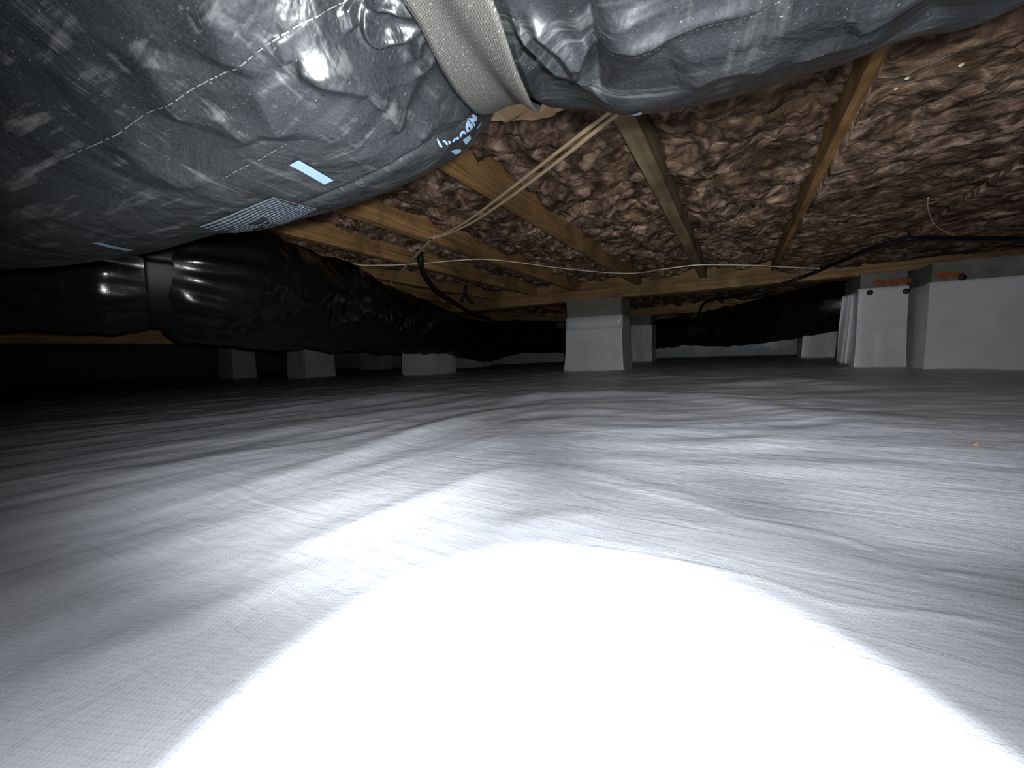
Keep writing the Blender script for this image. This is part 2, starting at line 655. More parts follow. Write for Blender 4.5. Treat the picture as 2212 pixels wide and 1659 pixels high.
for px, a in (([(1180, 1012), (1300, 1045), (1480, 1090), (1600, 1128), (1660, 1140), (1760, 1160), (1840, 1182), (1930, 1215), (2000, 1233)], 0.0011),
              ([(480, 1040), (560, 1072), (640, 1098), (720, 1112)], 0.0006),
              ([(1210, 1050), (1260, 1075), (1360, 1112)], 0.0006),
              ([(1100, 1168), (1300, 1190), (1600, 1250), (1800, 1318), (2000, 1345), (2212, 1376)], 0.0009),
              ([(940, 995), (1060, 1002), (1120, 1000)], 0.0005),
              ([(1980, 1252), (2100, 1262), (2212, 1280)], 0.0007),
              ([(1400, 1105), (1560, 1160), (1700, 1190)], 0.0005)):
    CREASES.append((smooth_line(at_z(px, 0.014)[:, :2], 8), a))


def floor_height(P):
    x, y = P[:, 0], P[:, 1]
    d = np.hypot(x, y)
    z = floor_base(x)
    # direction-stretched waves in the sheet
    ca, sa = math.cos(0.35), math.sin(0.35)
    q = np.column_stack([x * ca + y * sa, -x * sa + y * ca])
    z = z + 0.0045 * fbm(q * np.array([1.1, 3.0]), 3, 11) * np.clip(d / 1.2, 0.15, 1.3)
    lat = (P @ _Rh[:2]) / np.maximum(P @ _Fh[:2], 0.15)
    wl = 1 / (1 + np.exp((lat - 0.12) / 0.12))
    ca2, sa2 = math.cos(-0.16), math.sin(-0.16)
    qq = np.column_stack([x * ca2 + y * sa2, -x * sa2 + y * ca2])
    z = z + wl * (0.0030 * fbm(qq * np.array([9.0, 1.8]) + 0.3 * perlin(qq * 3, 15)[:, None], 3, 33)) * np.clip(d / 0.55, 0.25, 1.6)
    z = z + (1 - 0.6 * wl) * 0.0024 * fbm(q * np.array([5.0, 13.0]) + 0.25 * perlin(q * 4, 5)[:, None], 3, 23) * np.clip(d / 0.7, 0.12, 1.4)
    for line, amp, wid in RIDGES:
        lo, hi = line.min(0) - 4 * wid, line.max(0) + 4 * wid
        m = (x > lo[0]) & (x < hi[0]) & (y > lo[1]) & (y < hi[1])
        if not m.any():
            continue
        dd, sd, fr = poly_dist(P[m], line)
        taper = np.clip(np.minimum(fr, 1 - fr) * 4, 0, 1)
        z[m] += 0.55 * amp * taper * np.exp(-(dd / wid) ** 2)
    for line, amp in CREASES:
        lo, hi = line.min(0) - 0.02, line.max(0) + 0.02
        m = (x > lo[0]) & (x < hi[0]) & (y > lo[1]) & (y < hi[1])
        if not m.any():
            continue
        dd, sd, fr = poly_dist(P[m], line)
        taper = np.clip(np.minimum(fr, 1 - fr) * 6, 0, 1)
        w = 0.0022
        z[m] += amp * taper * np.exp(-(dd / w) ** 2)
    return z


def floor_z(x, y):
    return float(floor_height(np.array([[x, y]]))[0])


# ------------------------------------------------------------------ floor and room shell
def build_floor():
    fwd = math.atan2(_Fh[1], _Fh[0])
    fine = np.linspace(fwd - math.radians(64), fwd + math.radians(64), 700)
    rest = np.linspace(fwd + math.radians(64), fwd + math.radians(296), 90)[1:-1]
    ang = np.concatenate([fine, rest])
    nr = 500
    t = np.concatenate([[0.0], np.geomspace(0.02, 1.0, nr - 1)])
    cx, sx = np.cos(ang), np.sin(ang)
    big = 1e9
    rx = np.where(cx > 1e-9, ROOM[1] / np.maximum(cx, 1e-9), np.where(cx < -1e-9, ROOM[0] / np.minimum(cx, -1e-9), big))
    ry = np.where(sx > 1e-9, ROOM[3] / np.maximum(sx, 1e-9), np.where(sx < -1e-9, ROOM[2] / np.minimum(sx, -1e-9), big))
    R = np.minimum(rx, ry)
    # radii in metres: geometric from 4 cm, common for all angles, clipped at the walls
    rad = np.concatenate([[0.0], np.geomspace(0.04, 9.6, nr - 1)])
    rr = np.minimum(rad[:, None], R[None])
    X, Y = rr * cx, rr * sx
    P = np.column_stack([X.ravel(), Y.ravel()])
    Z = floor_height(P)
    V = np.column_stack([P, Z])
    F = grid_faces(nr, len(ang), True)
    F = F[:, ::-1]
    o = mesh_obj('floor', V, F, MAT['floor'])
    return tag(o, 'rippled white reinforced plastic ground liner covering the floor', None, None, 'structure')


build_floor()


def wall(name, lo, hi, label):
    o = box(name, lo, hi, MAT['block'], None, 0.0)
    return tag(o, label, None, None, 'structure')


x0, x1, y0, y1 = ROOM
wb = wall('wall_back', (x0, y1, -0.5), (x1, y1 + 0.2, 1.0), 'dark concrete block foundation wall at the far end')
wall('wall_left', (x0 - 0.2, y0, -0.5), (x0, y1, 1.0), 'dark foundation wall at the far left')
wall('wall_right', (x1, y0, -0.5), (x1 + 0.2, y1, 1.0), 'foundation wall on the right behind the wrapped piers')
wall('wall_front', (x0, y0 - 0.2, -0.5), (x1, y0, 1.0), 'foundation wall behind the camera')


def liner_skirt():
    xs = np.linspace(x0 + 0.05, x1 - 0.05, 260)
    zs = np.linspace(0, 1, 12)
    X, T = np.meshgrid(xs, zs, indexing='ij')
    base = floor_base(X) - 0.03
    top = 0.34 + 0.01 * np.sin(X * 3)
    Z = base + (top - base) * T
    Y = y1 - 0.03 - 0.05 * (1 - T) ** 3 + 0.012 * perlin(np.stack([X * 6, Z * 5], -1), 3)
    V = np.column_stack([X.ravel(), Y.ravel(), Z.ravel()])
    o = mesh_obj('liner_skirt', V, grid_faces(260, 12), MAT['liner'], wb)
    o['label'] = 'white liner turned up against the back wall'


liner_skirt()
ceil = box('ceiling', (x0, y0, JTOP + 0.002), (x1, y1, JTOP + 0.03), MAT['subfloor'], None, 0.0)
tag(ceil, 'wooden subfloor above the joists', None, None, 'structure')

# ------------------------------------------------------------------ joists, girders, insulation
JW = 0.038


def jx(px):
    """where the pixel meets the plane of the joists' undersides"""
    return at_z([px], JZ)[0][0]


# centre lines of the joists read from the photograph, right to left
J_C = (jx((1935, 115)) + jx((1755, 470))) / 2 - JW / 2
J_B = jx((1352, 265)) + 0.001
J_A = jx((1000, 372)) - JW / 2
J_D = jx((760, 461)) - JW / 2
J_E = jx((600, 500)) - JW / 2
JX = [J_C, J_B, J_A, J_D, J_E]
step = (J_C - J_E) / 4
JX = [J_C + 4 * step, J_C + 3 * step, J_C + 2 * step, J_C + step] + JX + [J_E - k * step for k in range(1, 5)]
JX = [x for x in JX if x < x1 - 0.1]
NR = sum(1 for x in JX if x > J_C + 0.01)      # joists to the right of J_C
print('JOISTS', [round(x, 3) for x in JX], 'step', round(step, 3))
joist_label = {}
names_after = ['brown floor joist running past the right end of the near black duct',
               'grey floor joist leaving the near duct right beside the beige cable pair',
               'floor joist with a clean tan side starting left of the torn kraft paper',
               'tan floor joist the cable pair is stapled to',
               'tan floor joist just left of the stapled cable, low over the far duct']
for i, x in enumerate(JX):
    k = i - NR
    if 0 <= k < 5:
        lab = names_after[k]
    elif k < 0:
        lab = ['first', 'second', 'third', 'fourth'][-k - 1] + ' dim floor joist to the right of the one past the duct end'
    else:
        lab = ['first', 'second', 'third', 'fourth', 'fifth', 'sixth', 'seventh'][k - 5] + ' hidden floor joist left of the tan ones above the far duct'
    grey = k in (-4, -3, -2, -1, 1)
    tilt = random.uniform(-0.004, 0.004)
    o = box('floor_joist', (x - JW / 2, y0, JZ), (x + JW / 2, G1 + 0.038, JTOP), MAT['wood_grey' if grey else 'wood'], None, 0.003)
    tag(o, lab, 'joist', 'floor joists in front of the near girder')

BEHIND = [x for x in JX if -2.3 < x < 0.6]
ORD = ['first', 'second', 'third', 'fourth', 'fifth', 'sixth', 'seventh', 'eighth', 'ninth']
for i, x in enumerate(BEHIND):
    o = box('floor_joist', (x + 0.05 - JW / 2, G1 + 0.155, JZ), (x + 0.05 + JW / 2, G2 + 0.038, JTOP), MAT['wood'], None, 0.003)
    tag(o, 'dim floor joist behind the near girder, ' + ORD[i] + ' counted from the right', 'joist', 'floor joists behind the near girder')


def girder(Y, label):
    g = empty('girder', (-2, Y, GZ), label, 'beam')
    box('beam', (x0 + 0.02, Y + 0.0382, GZ), (x1 - 0.02, Y + 0.1535, JTOP), MAT['girder'], g, 0.002)
    a = box('ledger', (x0 + 0.02, Y, GZ + 0.001), (x1 - 0.02, Y + 0.038, JZ - 0.0005), MAT['girder'], g, 0.002)
    a['label'] = 'ledger strip nailed along the bottom of the girder'
    return g


girder(G1, 'long tan timber girder resting on the grey pier, joists ending on its ledger')
girder(G2, 'second timber girder farther back, seen below the near one')


def insulation(xa, xb, ya, yb, seed, lift, nx, ny, label, group, droop=False):
    xs = np.linspace(xa + 0.001, xb - 0.001, nx)
    ys = np.linspace(ya, yb, ny)
    X, Y = np.meshgrid(xs, ys, indexing='ij')
    P = np.stack([X * 1.0, Y * 1.0, np.full_like(X, seed * 1.7)], -1)
    w = np.stack([perlin(P * 6, 31), perlin(P * 6 + 9.1, 32), np.zeros_like(X)], -1)
    q = P + 0.10 * w
    n1 = fbm(q * 7.0, 3, 41)
    rid = 1 - np.abs(fbm(q * np.array([13.0, 20.0, 10.0]), 2, 51)) * 2.0
    fine = fbm(q * 55.0, 3, 61)
    prof = ((X - xa) / (xb - xa) - 0.5) * 2
    z = JZ + lift - 0.016 * (1 - prof ** 2) - 0.034 * n1 - 0.013 * rid - 0.0022 * fine
    if droop:
        z = np.minimum(JZ - 0.014 - 0.012 * n1 - 0.006 * rid, JZ - 0.003)
    z = np.minimum(z, JZ + 0.10)
    z = np.maximum(z, JZ - 0.038)
    V = np.stack([X, Y, z], -1)
    # fold the border up so the batt has thickness
    V = np.pad(V, ((1, 1), (1, 1), (0, 0)), mode='edge')
    V[0, :, 2] = V[-1, :, 2] = V[:, 0, 2] = V[:, -1, 2] = JZ + 0.15
    nx2, ny2 = V.shape[:2]
    o = mesh_obj('insulation_batt', V.reshape(-1, 3), grid_faces(nx2, ny2), MAT['insulation'])
    return tag(o, label, 'insulation', group)


ords = ['first', 'second', 'third', 'fourth', 'fifth', 'sixth', 'seventh', 'eighth', 'ninth']
bay_names = {0: 'brown fibreglass batt in the bay right of the beige cable pair',
             1: 'dirty brown fibreglass batt above the cable pair, left of the grey joist',
             2: 'dirty fibreglass batt between the clean tan joist and the stapled joist',
             3: 'narrow strip of dirty fibreglass left of the stapled joist',
             4: 'dim fibreglass strip left of the lowest tan joist, above the far duct'}
for i in range(len(JX) - 1):
    a, b = JX[i + 1] + JW / 2, JX[i] - JW / 2
    k = i - NR
    lab = bay_names.get(k) or (('dark brown fibreglass batt drooping below the joists, ' + ords[-k - 1] + ' bay from the right-hand joist') if k < 0
                               else ('shadowed fibreglass batt, ' + ords[k - 5] + ' bay beyond the tan joists at far left'))
    hi = -3 <= k <= 5
    lift = 0.065 if k <= 0 else (0.075 if k == 1 else 0.085)
    if k < 0:
        a, b = a - JW / 2 - 0.001, b + (JW / 2 if k < -1 else 0)
    insulation(a, b, -0.9, G1 - 0.004, i, lift, 60 if hi else 20, 420 if hi else 120, lab, 'insulation batts in front of the near girder', k < 0)
for i in range(len(BEHIND) - 1):
    insulation(BEHIND[i + 1] + 0.05 + JW / 2, BEHIND[i] + 0.05 - JW / 2, G1 + 0.16, G2 - 0.004, 40 + i, 0.05, 16, 70,
               'dim fibreglass batt behind the near girder, ' + ORD[i] + ' bay from the right', 'insulation batts behind the near girder')


beam = box('rim_beam', (-3.68, y0, 0.268), (-3.60, G1 - 0.002, JZ - 0.001), MAT['wood'], None, 0.003)
tag(beam, 'dim brown beam running under the floor at lower left, glimpsed below the far duct', 'beam', None, 'thing')

# torn paper facing
def kraft():
    outline = [(1032, 262), (1046, 270), (1058, 272), (1070, 272), (1082, 271), (1088, 276), (1094, 271), (1110, 271), (1130, 269), (1150, 270),
               (1170, 264), (1198, 258), (1204, 250), (1216, 246), (1236, 238), (1252, 232), (1256, 218), (1240, 190), (1200, 150), (1120, 130), (1040, 170), (1010, 215)]
    p = at_z(outline, JZ - 0.030)
    cpt = p.mean(0)
    n = len(p)
    V, F = [], []
    rings = 7
    for r in range(rings):
        f = 1 - r / rings
        for k in range(n):
            q = cpt + (p[k] - cpt) * f
            z = 0.004 * float(perlin(np.array([[q[0] * 14, q[1] * 14, 0.3]]), 2)[0])
            V.append((q[0], q[1], q[2] + z + 0.006 * (f ** 4)))
    V.append(tuple(cpt))
    for r in range(rings - 1):
        for k in range(n):
            F.append((r * n + k, r * n + (k + 1) % n, (r + 1) * n + (k + 1) % n, (r + 1) * n + k))
    for k in range(n):
        F.append(((rings - 1) * n + k, (rings - 1) * n + (k + 1) % n, rings * n))
    o = mesh_obj('kraft_paper', V, F, MAT['kraft'])
    sol = o.modifiers.new('thick', 'SOLIDIFY')
    sol.thickness = 0.001
    return tag(o, 'torn patch of tan kraft paper on the insulation behind the wide strap', 'paper')


kraft()

# ------------------------------------------------------------------ near duct
# duct frame: D along the duct (to the left), B away from the camera, z up; section polar angle t: r*(cos t B + sin t z)
_dl = math.radians(67.0)
DD = -_Rh * math.sin(_dl) + _Fh * math.cos(_dl)
BB = _Rh * math.cos(_dl) + _Fh * math.sin(_dl)
ZZ = np.array([0.0, 0, 1])
B0 = 0.150
S_STRAP = 0.084


def strap_right(t):
    return np.interp(t, [-1.73, -1.435, -1.0, -0.55], [0.055, 0.061, 0.073, 0.084])


def strap_left(t):
    return np.interp(t, [-1.68, -1.43, -1.12, -0.55], [0.092, 0.099, 0.107, 0.110])


SIL = [(0, 566), (100, 564), (200, 560), (300, 548), (400, 526), (500, 503), (600, 478), (700, 452), (800, 418), (870, 392),
       (930, 362), (980, 322), (1010, 284), (1030, 250), (1044, 226), (1155, 190), (1172, 212), (1192, 227), (1230, 234), (1270, 236), (1300, 242),
       (1330, 258), (1380, 259), (1450, 248), (1550, 225), (1650, 205), (1750, 175), (1850, 147), (1930, 115), (1990, 94),
       (2030, 76), (2070, 80), (2110, 72), (2150, 48), (2200, 8)]


def r1(s):
    s = np.asarray(s, float)
    return 0.152 - 0.013 * np.exp(-(np.maximum(np.abs(s - S_STRAP) - 0.020, 0) / np.where(s > S_STRAP, 0.075, 0.030)) ** 2) - 0.005 * np.exp(-((s + 0.085) / 0.02) ** 2)


def _fit_h():
    d = rays(SIL)
    a, b, u = d @ DD, d @ BB, d[:, 2]
    al = np.arctan2(u, b)
    s = np.zeros(len(a)) + 0.05
    for _ in range(40):
        r = r1(s)
        h = (r + B0 * np.sin(al)) / np.cos(al)
        L = np.sqrt(np.maximum(B0 ** 2 + h ** 2 - r ** 2, 1e-4))
        s = 0.5 * s + 0.5 * a / np.hypot(b, u) * L
    o = np.argsort(s)
    return s[o], h[o]


_hs, _hh = _fit_h()
_ss = np.linspace(-0.4, 1.2, 1601)
_hg = np.interp(_ss, _hs, _hh)
_k = np.exp(-(np.arange(-15, 16) / 5.0) ** 2)
_hg = np.convolve(np.pad(_hg, 15, mode='edge'), _k / _k.sum(), 'valid')
print('DUCT S', [round(float(v), 3) for v in _hs])
print('DUCT H', [round(float(v), 3) for v in _hh])


def h1(s):
    return np.interp(s, _ss, _hg)


def boff(s):
    s = np.asarray(s, float)
    return B0 - np.where(s > 0.70, 1.1 * (s - 0.70) ** 2, 0)


def duct_pt(s, t, extra=0.0):
    s, t, extra = np.broadcast_arrays(np.asarray(s, float), np.asarray(t, float), np.asarray(extra, float))
    r = r1(s) + extra
    bb = boff(s) + r * np.cos(t)
    zz = CAM[2] + h1(s) + r * np.sin(t)
    return s[..., None] * DD + bb[..., None] * BB + zz[..., None] * ZZ + np.array([CAM[0], CAM[1], 0])


def duct_hit(px):
    """(s, t) where the view through the pixels first meets the smooth duct; off-silhouette rays use their nearest approach"""
    d = rays(px)
    d = d / np.linalg.norm(d, axis=1)[:, None]
    out = []
    ts = np.linspace(0.02, 1.6, 3200)
    for k in range(len(d)):
        P = d[k][None] * ts[:, None]
        s = P @ DD
        db, dz = P @ BB - boff(s), P[:, 2] - h1(s)
        g = np.hypot(db, dz) - r1(s)
        idx = np.where(g < 0)[0]
        i = idx[0] if len(idx) else int(np.argmin(g[:1200]))
        out.append((s[i], math.atan2(dz[i], db[i])))
    return np.array(out)


FOLDS = []   # (line in (s, arc) coordinates, amplitude, width, step)


def fold(px, amp, wid, step=0.0):
    st = duct_hit(px)
    line = np.column_stack([st[:, 0], st[:, 1] * 0.15])
    FOLDS.append((smooth_line(line, 6), amp, wid * (0.75 if wid < 0.0065 else 1.0), step))


# left of the strap: sharp tucked folds
fold([(640, 147), (668, 150), (760, 141), (860, 134), (904, 128)], 0.0024, 0.0040, 0.0006)
fold([(904, 128), (908, 95), (922, 82), (945, 84)], 0.0040, 0.0035, 0.002)
fold([(598, 78), (610, 112), (622, 140)], 0.0016, 0.0050)
fold([(650, 156), (700, 166), (790, 178), (850, 172), (905, 152), (934, 128), (944, 98)], 0.0040, 0.0050)
fold([(800, 182), (845, 215), (862, 245), (876, 285)], 0.0040, 0.0050, -0.003)
fold([(905, 160), (885, 205), (870, 240)], 0.0030, 0.006)
fold([(912, 300), (935, 262), (985, 240), (1022, 226)], 0.0030, 0.005, 0.002)
fold([(790, 8), (788, 40), (800, 68), (828, 79), (870, 72), (925, 60)], 0.0045, 0.0032, 0.002)
fold([(790, 8), (840, 6), (880, 22), (922, 42)], 0.0040, 0.0032)
fold([(752, 0), (758, 25), (766, 58)], 0.0030, 0.0035)
fold([(640, 445), (760, 402), (872, 344), (940, 304), (992, 270), (1030, 232)], -0.0035, 0.004, 0.0015)
fold([(315, 95), (340, 160), (372, 220), (402, 272)], 0.0040, 0.011)
fold([(540, 170), (575, 230), (612, 308)], 0.0035, 0.010)
fold([(470, 235), (500, 275), (545, 310)], 0.0025, 0.009)
fold([(250, 300), (320, 360), (420, 410)], 0.0030, 0.012)
fold([(430, 20), (470, 70), (480, 150)], 0.0030, 0.012)
fold([(120, 120), (220, 240), (300, 330)], 0.0025, 0.013)
fold([(700, 20), (660, 60), (600, 78)], 0.0010, 0.008)
fold([(700, 250), (760, 300), (790, 360)], 0.0025, 0.012)
# right of the strap
fold([(1092, 4), (1128, 58), (1168, 118), (1205, 162), (1250, 196), (1296, 226)], 0.0065, 0.0045, -0.002)
fold([(1128, 14), (1178, 72), (1222, 120), (1240, 158), (1252, 186)], 0.0070, 0.0055)
fold([(1122, 112), (1150, 140), (1205, 172), (1262, 205), (1296, 222)], -0.0045, 0.0045, 0.001)
fold([(1266, 0), (1280, 70), (1288, 130), (1293, 180), (1298, 222)], -0.0050, 0.0040, 0.0015)
fold([(1246, 150), (1262, 128), (1282, 116)], 0.0030, 0.0040)
fold([(1300, 104), (1400, 84), (1470, 60), (1545, 38), (1680, 12)], 0.0020, 0.004)
fold([(1340, 30), (1360, 90), (1420, 120)], 0.0030, 0.010)
fold([(1450, 150), (1560, 110), (1640, 90)], 0.0025, 0.012)
fold([(1650, 70), (1720, 60), (1760, 30)], 0.0030, 0.012)
fold([(1480, 200), (1540, 165), (1600, 150), (1690, 160)], 0.0025, 0.008)
fold([(1840, 90), (1900, 60), (1940, 20)], 0.0030, 0.012)
fold([(2005, 92), (1990, 60), (2000, 20)], -0.0060, 0.010)
fold([(1700, 150), (1790, 120), (1860, 116), (1935, 92)], 0.0020, 0.006)


def duct_relief(s, t):
    """height of wrinkles and folds above the smooth duct"""
    s, t = np.broadcast_arrays(np.asarray(s, float), np.asarray(t, float))
    shp = s.shape
    P = np.column_stack([s.ravel(), t.ravel() * 0.15])
    near = np.exp(-((P[:, 0] - S_STRAP) / 0.14) ** 2)
    w = 0.03 * np.column_stack([perlin(P * 9, 71), perlin(P * 9 + 5.3, 72)])
    q = P + w
    z = 0.0050 * fbm(q * np.array([5.0, 8.0]), 2, 73)
    f1, f2 = cell_dist(q * np.array([11.0, 16.0]), 5)
    z += 0.0034 * (f1 - 0.45) * (0.6 + 0.8 * near)
    f1b, f2b = cell_dist((q + 0.4 * w) * np.array([26.0, 34.0]), 9)
    z += 0.0007 * (f1b - 0.45)
    # gathers running towards the strap
    gath = perlin(np.column_stack([P[:, 1] * 55 + 2 * perlin(P * 8, 4), P[:, 0] * 6]), 81)
    tt = t.ravel()
    lo_s, hi_s = strap_right(tt), strap_left(tt)
    d = np.maximum(np.abs(P[:, 0] - (lo_s + hi_s) / 2) - (hi_s - lo_s) / 2, 0)      # distance from the strap's edge
    g = np.exp(-(d / 0.040) ** 2)
    z += 0.0030 * gath * g
    for line, amp, wid, stp in FOLDS:
        ext = 4.5 * wid
        lo, hi = line.min(0) - ext, line.max(0) + ext
        m = (P[:, 0] > lo[0]) & (P[:, 0] < hi[0]) & (P[:, 1] > lo[1]) & (P[:, 1] < hi[1])
        if not m.any():
            continue
        dd, sd, fr = poly_dist(P[m], line)
        taper = np.clip(np.minimum(fr, 1 - fr) * 5 + 0.15, 0, 1)
        c = np.abs(dd) / wid
        ridge = np.exp(-c ** 1.5)
        z[m] += 1.05 * taper * (amp * ridge + stp * np.sign(sd) * np.exp(-c * 0.7) * np.clip(c * 1.5, 0, 1))
    # flat and tight below the strap itself
    z *= np.clip(d / 0.006, 0.05, 1)
    return z.reshape(shp)


def sil_clean(s, t, z):
    return z


duct1 = empty('flexible_duct', duct_pt(0.1, -math.pi / 2), 'large crumpled black plastic wrapped duct hanging close overhead across the top', 'duct')


def build_duct1():
    s = np.concatenate([np.linspace(-2.1, -0.28, 60, endpoint=False), np.linspace(-0.28, 0.0, 290, endpoint=False), np.linspace(0.0, 0.19, 380, endpoint=False),
                        np.linspace(0.19, 0.42, 200, endpoint=False), np.linspace(0.42, 0.9, 190, endpoint=False), np.linspace(0.9, 1.35, 30)])
    t = np.concatenate([np.radians(np.linspace(-205, -120, 90, endpoint=False)), np.radians(np.linspace(-120, -62, 250, endpoint=False)), np.radians(np.linspace(-62, 35, 170, endpoint=False)), np.radians(np.linspace(35, 155, 40, endpoint=False))])
    S, T = np.meshgrid(s, t, indexing='ij')
    E = duct_relief(S, T)
    fade = 0.5 + 0.5 * np.cos(np.clip((np.degrees(T) - 0) / 35, 0, 1) * math.pi)
    fade = np.where(T > math.radians(35), 0, fade) * np.clip((np.degrees(T) + 205) / 25, 0, 1)
    E = E * fade
    V = duct_pt(S, T, E).reshape(-1, 3)
    V[:, 2] = np.minimum(V[:, 2], JZ - 0.045)
    uv = np.column_stack([S.ravel(), (T * 0.15).ravel()])
    F = grid_faces(len(s), len(t), True)[:, ::-1]
    o = mesh_obj('jacket', V, F, MAT['jacket'], duct1, uv)
    return o


build_duct1()


def patch(name, corners, nu, nv, mat, lift=0.0008, label=None):
    """a printed quad lying on the duct: corners are four pixels in order"""
    st = duct_hit(corners)
    u = np.linspace(0, 1, nu)[:, None, None]
    v = np.linspace(0, 1, nv)[None, :, None]
    q = (1 - u) * (1 - v) * st[0] + u * (1 - v) * st[1] + u * v * st[2] + (1 - u) * v * st[3]
    E = duct_relief(q[..., 0], q[..., 1]) + lift
    V = duct_pt(q[..., 0], q[..., 1], E).reshape(-1, 3)
    o = mesh_obj(name, V, grid_faces(nu, nv), mat, duct1)
    if label:
        o['label'] = label
    return o


def print_polys(name, polys, mat, lift=0.001, label=None):
    V, F = [], []
    for poly in polys:
        st = duct_hit(poly)
        # refine the outline so that it follows the wrinkles
        c = st.mean(0)
        E = duct_relief(st[:, 0], st[:, 1]) + lift
        P = duct_pt(st[:, 0], st[:, 1], E)
        k0 = len(V)
        V.extend([tuple(p) for p in P])
        F.append(tuple(range(k0, k0 + len(P))))
    o = mesh_obj(name, V, F, mat, duct1, smooth=False)
    if label:
        o['label'] = label
    return o


patch('printed_stripe', [(625, 359), (645, 349), (720, 389), (701, 397)], 16, 4, MAT['blue'], label='pale blue printed stripe, nearer the strap')
patch('printed_stripe', [(197, 514), (216, 513), (289, 536), (272, 538)], 16, 4, MAT['blue'], label='pale blue printed stripe at the lower left')
patch('printed_stripe', [(1350, 258), (1385, 244), (1387, 251), (1374, 257)], 8, 4, MAT['blue'], label='pale blue printed stripe right of the strap')


def z2(pts, ox=930.0, oy=210.0, k=130.0 / 1797.0):
    return [(ox + x * k, oy + y * k) for x, y in pts]


print_polys('printed_letter', [z2([(1310, 215), (1362, 335), (1330, 345), (1265, 300)])], MAT['blue'], label='sliver of a printed letter beside the strap')
print_polys('printed_letter', [z2([(1180, 375), (1240, 335), (1352, 390), (1340, 480), (1235, 545), (1290, 565), (1265, 665), (1100, 540), (1125, 465), (1255, 455)])],
            MAT['blue'], label='printed letter N')
print_polys('printed_letter', [z2([(1090, 590), (1235, 680), (1190, 740), (1150, 740), (1110, 715), (1085, 730), (1075, 640)]),
                               z2([(1075, 640), (1085, 730), (1090, 775), (1125, 785), (1150, 760), (1190, 740), (1130, 800), (1060, 865), (1025, 830), (1022, 770)])],
            MAT['blue'], label='printed letter D')
print_polys('printed_letter', [z2([(835, 1040), (850, 990), (920, 910), (980, 865), (1035, 885), (1020, 930), (965, 925), (915, 960), (905, 1010), (860, 1055)])], MAT['blue'], label='part of a small printed letter')
print_polys('printed_letter', [z2([(620, 1215), (700, 1140), (800, 1065), (830, 1085), (800, 1130), (720, 1150), (690, 1200), (650, 1222)])], MAT['blue'], label='part of a small printed letter')
print_polys('printed_letter', [z2([(355, 1300), (410, 1262), (470, 1272), (512, 1300), (460, 1340), (430, 1310)]), z2([(500, 1250), (575, 1215), (592, 1245), (530, 1285)])], MAT['blue'], label='part of a small printed letter')
print_polys('printed_letter', [z2([(205, 1350), (235, 1325), (340, 1395), (300, 1418), (250, 1400)])], MAT['blue'], label='part of a small printed letter')
print_polys('printed_letter', [z2([(915, 1105), (1120, 930), (1172, 1045), (1015, 1235)])], MAT['blue'], label='part of a large printed letter')
print_polys('printed_letter', [z2([(570, 1460), (700, 1405), (830, 1385), (880, 1410), (820, 1490), (710, 1560)])], MAT['blue'], label='part of a large printed letter')
print_polys('printed_letter', [z2([(1310, 770), (1400, 660), (1500, 570), (1470, 650), (1390, 770)])], MAT['blue'], label='sliver of a large printed letter')


def printed_label():
    """block of unreadable fine print in a ruled box"""
    root = patch('printed_label', [(428, 481), (592, 425), (690, 446), (560, 498)], 3, 3, MAT['jacket'], -0.004)
    st = duct_hit([(428, 482), (591, 426), (684, 445), (545, 496)])
    V, F = [], []

    def q(u, v):
        p = (1 - u) * (1 - v) * st[0] + u * (1 - v) * st[1] + u * v * st[2] + (1 - u) * v * st[3]
        return p

    def strip(u0, u1, v0, v1):
        n = max(2, int((u1 - u0) * 40) + 1)
        k0 = len(V)
        for i in range(n):
            u = u0 + (u1 - u0) * i / (n - 1)
            for v in (v0, v1):
                p = q(u, v)
                e = float(duct_relief(p[0], p[1])) + 0.0009
                V.append(tuple(duct_pt(p[0], p[1], e)))
        for i in range(n - 1):
            F.append((k0 + 2 * i, k0 + 2 * i + 2, k0 + 2 * i + 3, k0 + 2 * i + 1))
    rr = random.Random(3)
    strip(0, 1, 0.0, 0.035)
    for row in range(14):
        v0 = 0.07 + row * 0.066
        u = 0.012
        while u < 0.975:
            w = rr.uniform(0.015, 0.06)
            gap = (row in (5, 6) and 0.38 < u < 0.6) or (row in (3, 4) and u < 0.25 and rr.random() < 0.8) or (row >= 8 and u < 0.5 and rr.random() < 0.5)
            if not gap:
                strip(u, min(u + w, 0.985), v0, v0 + 0.036)
            u += w + rr.uniform(0.004, 0.012)
    strip(0, 0.01, 0.0, 0.98)
    strip(0.99, 1, 0.0, 0.98)
    bpy.data.objects.remove(root)
    o = mesh_obj('printed_label', V, F, MAT['bluegrey'], duct1, smooth=False)
    o['label'] = 'ruled block of fine grey-blue print'


printed_label()


def seam(px_line, width, dash, label):
    """pale scuffed seam lying along the duct"""
    st = smooth_line(duct_hit(px_line), 40)
    rr = random.Random(len(px_line))
    V, F = [], []
    on = True
    left = 0.0
    for i in range(len(st) - 1):
        if left <= 0:
            on = not on
            left = rr.uniform(2, 9) if on else rr.uniform(0.5, 4) * dash
        left -= 1
        if not on:
            continue
        a, b = st[i], st[i + 1]
        w = width * rr.uniform(0.35, 1.0)
        k0 = len(V)
        for p in (a, b):
            for sgn in (-1, 1):
                tt = p[1] + sgn * w / 0.15
                e = float(duct_relief(p[0], tt)) + 0.0006
                V.append(tuple(duct_pt(p[0], tt, e)))
        F.append((k0, k0 + 2, k0 + 3, k0 + 1))
    o = mesh_obj('scuffed_seam', V, F, MAT['scuff'], duct1)
    o['label'] = label


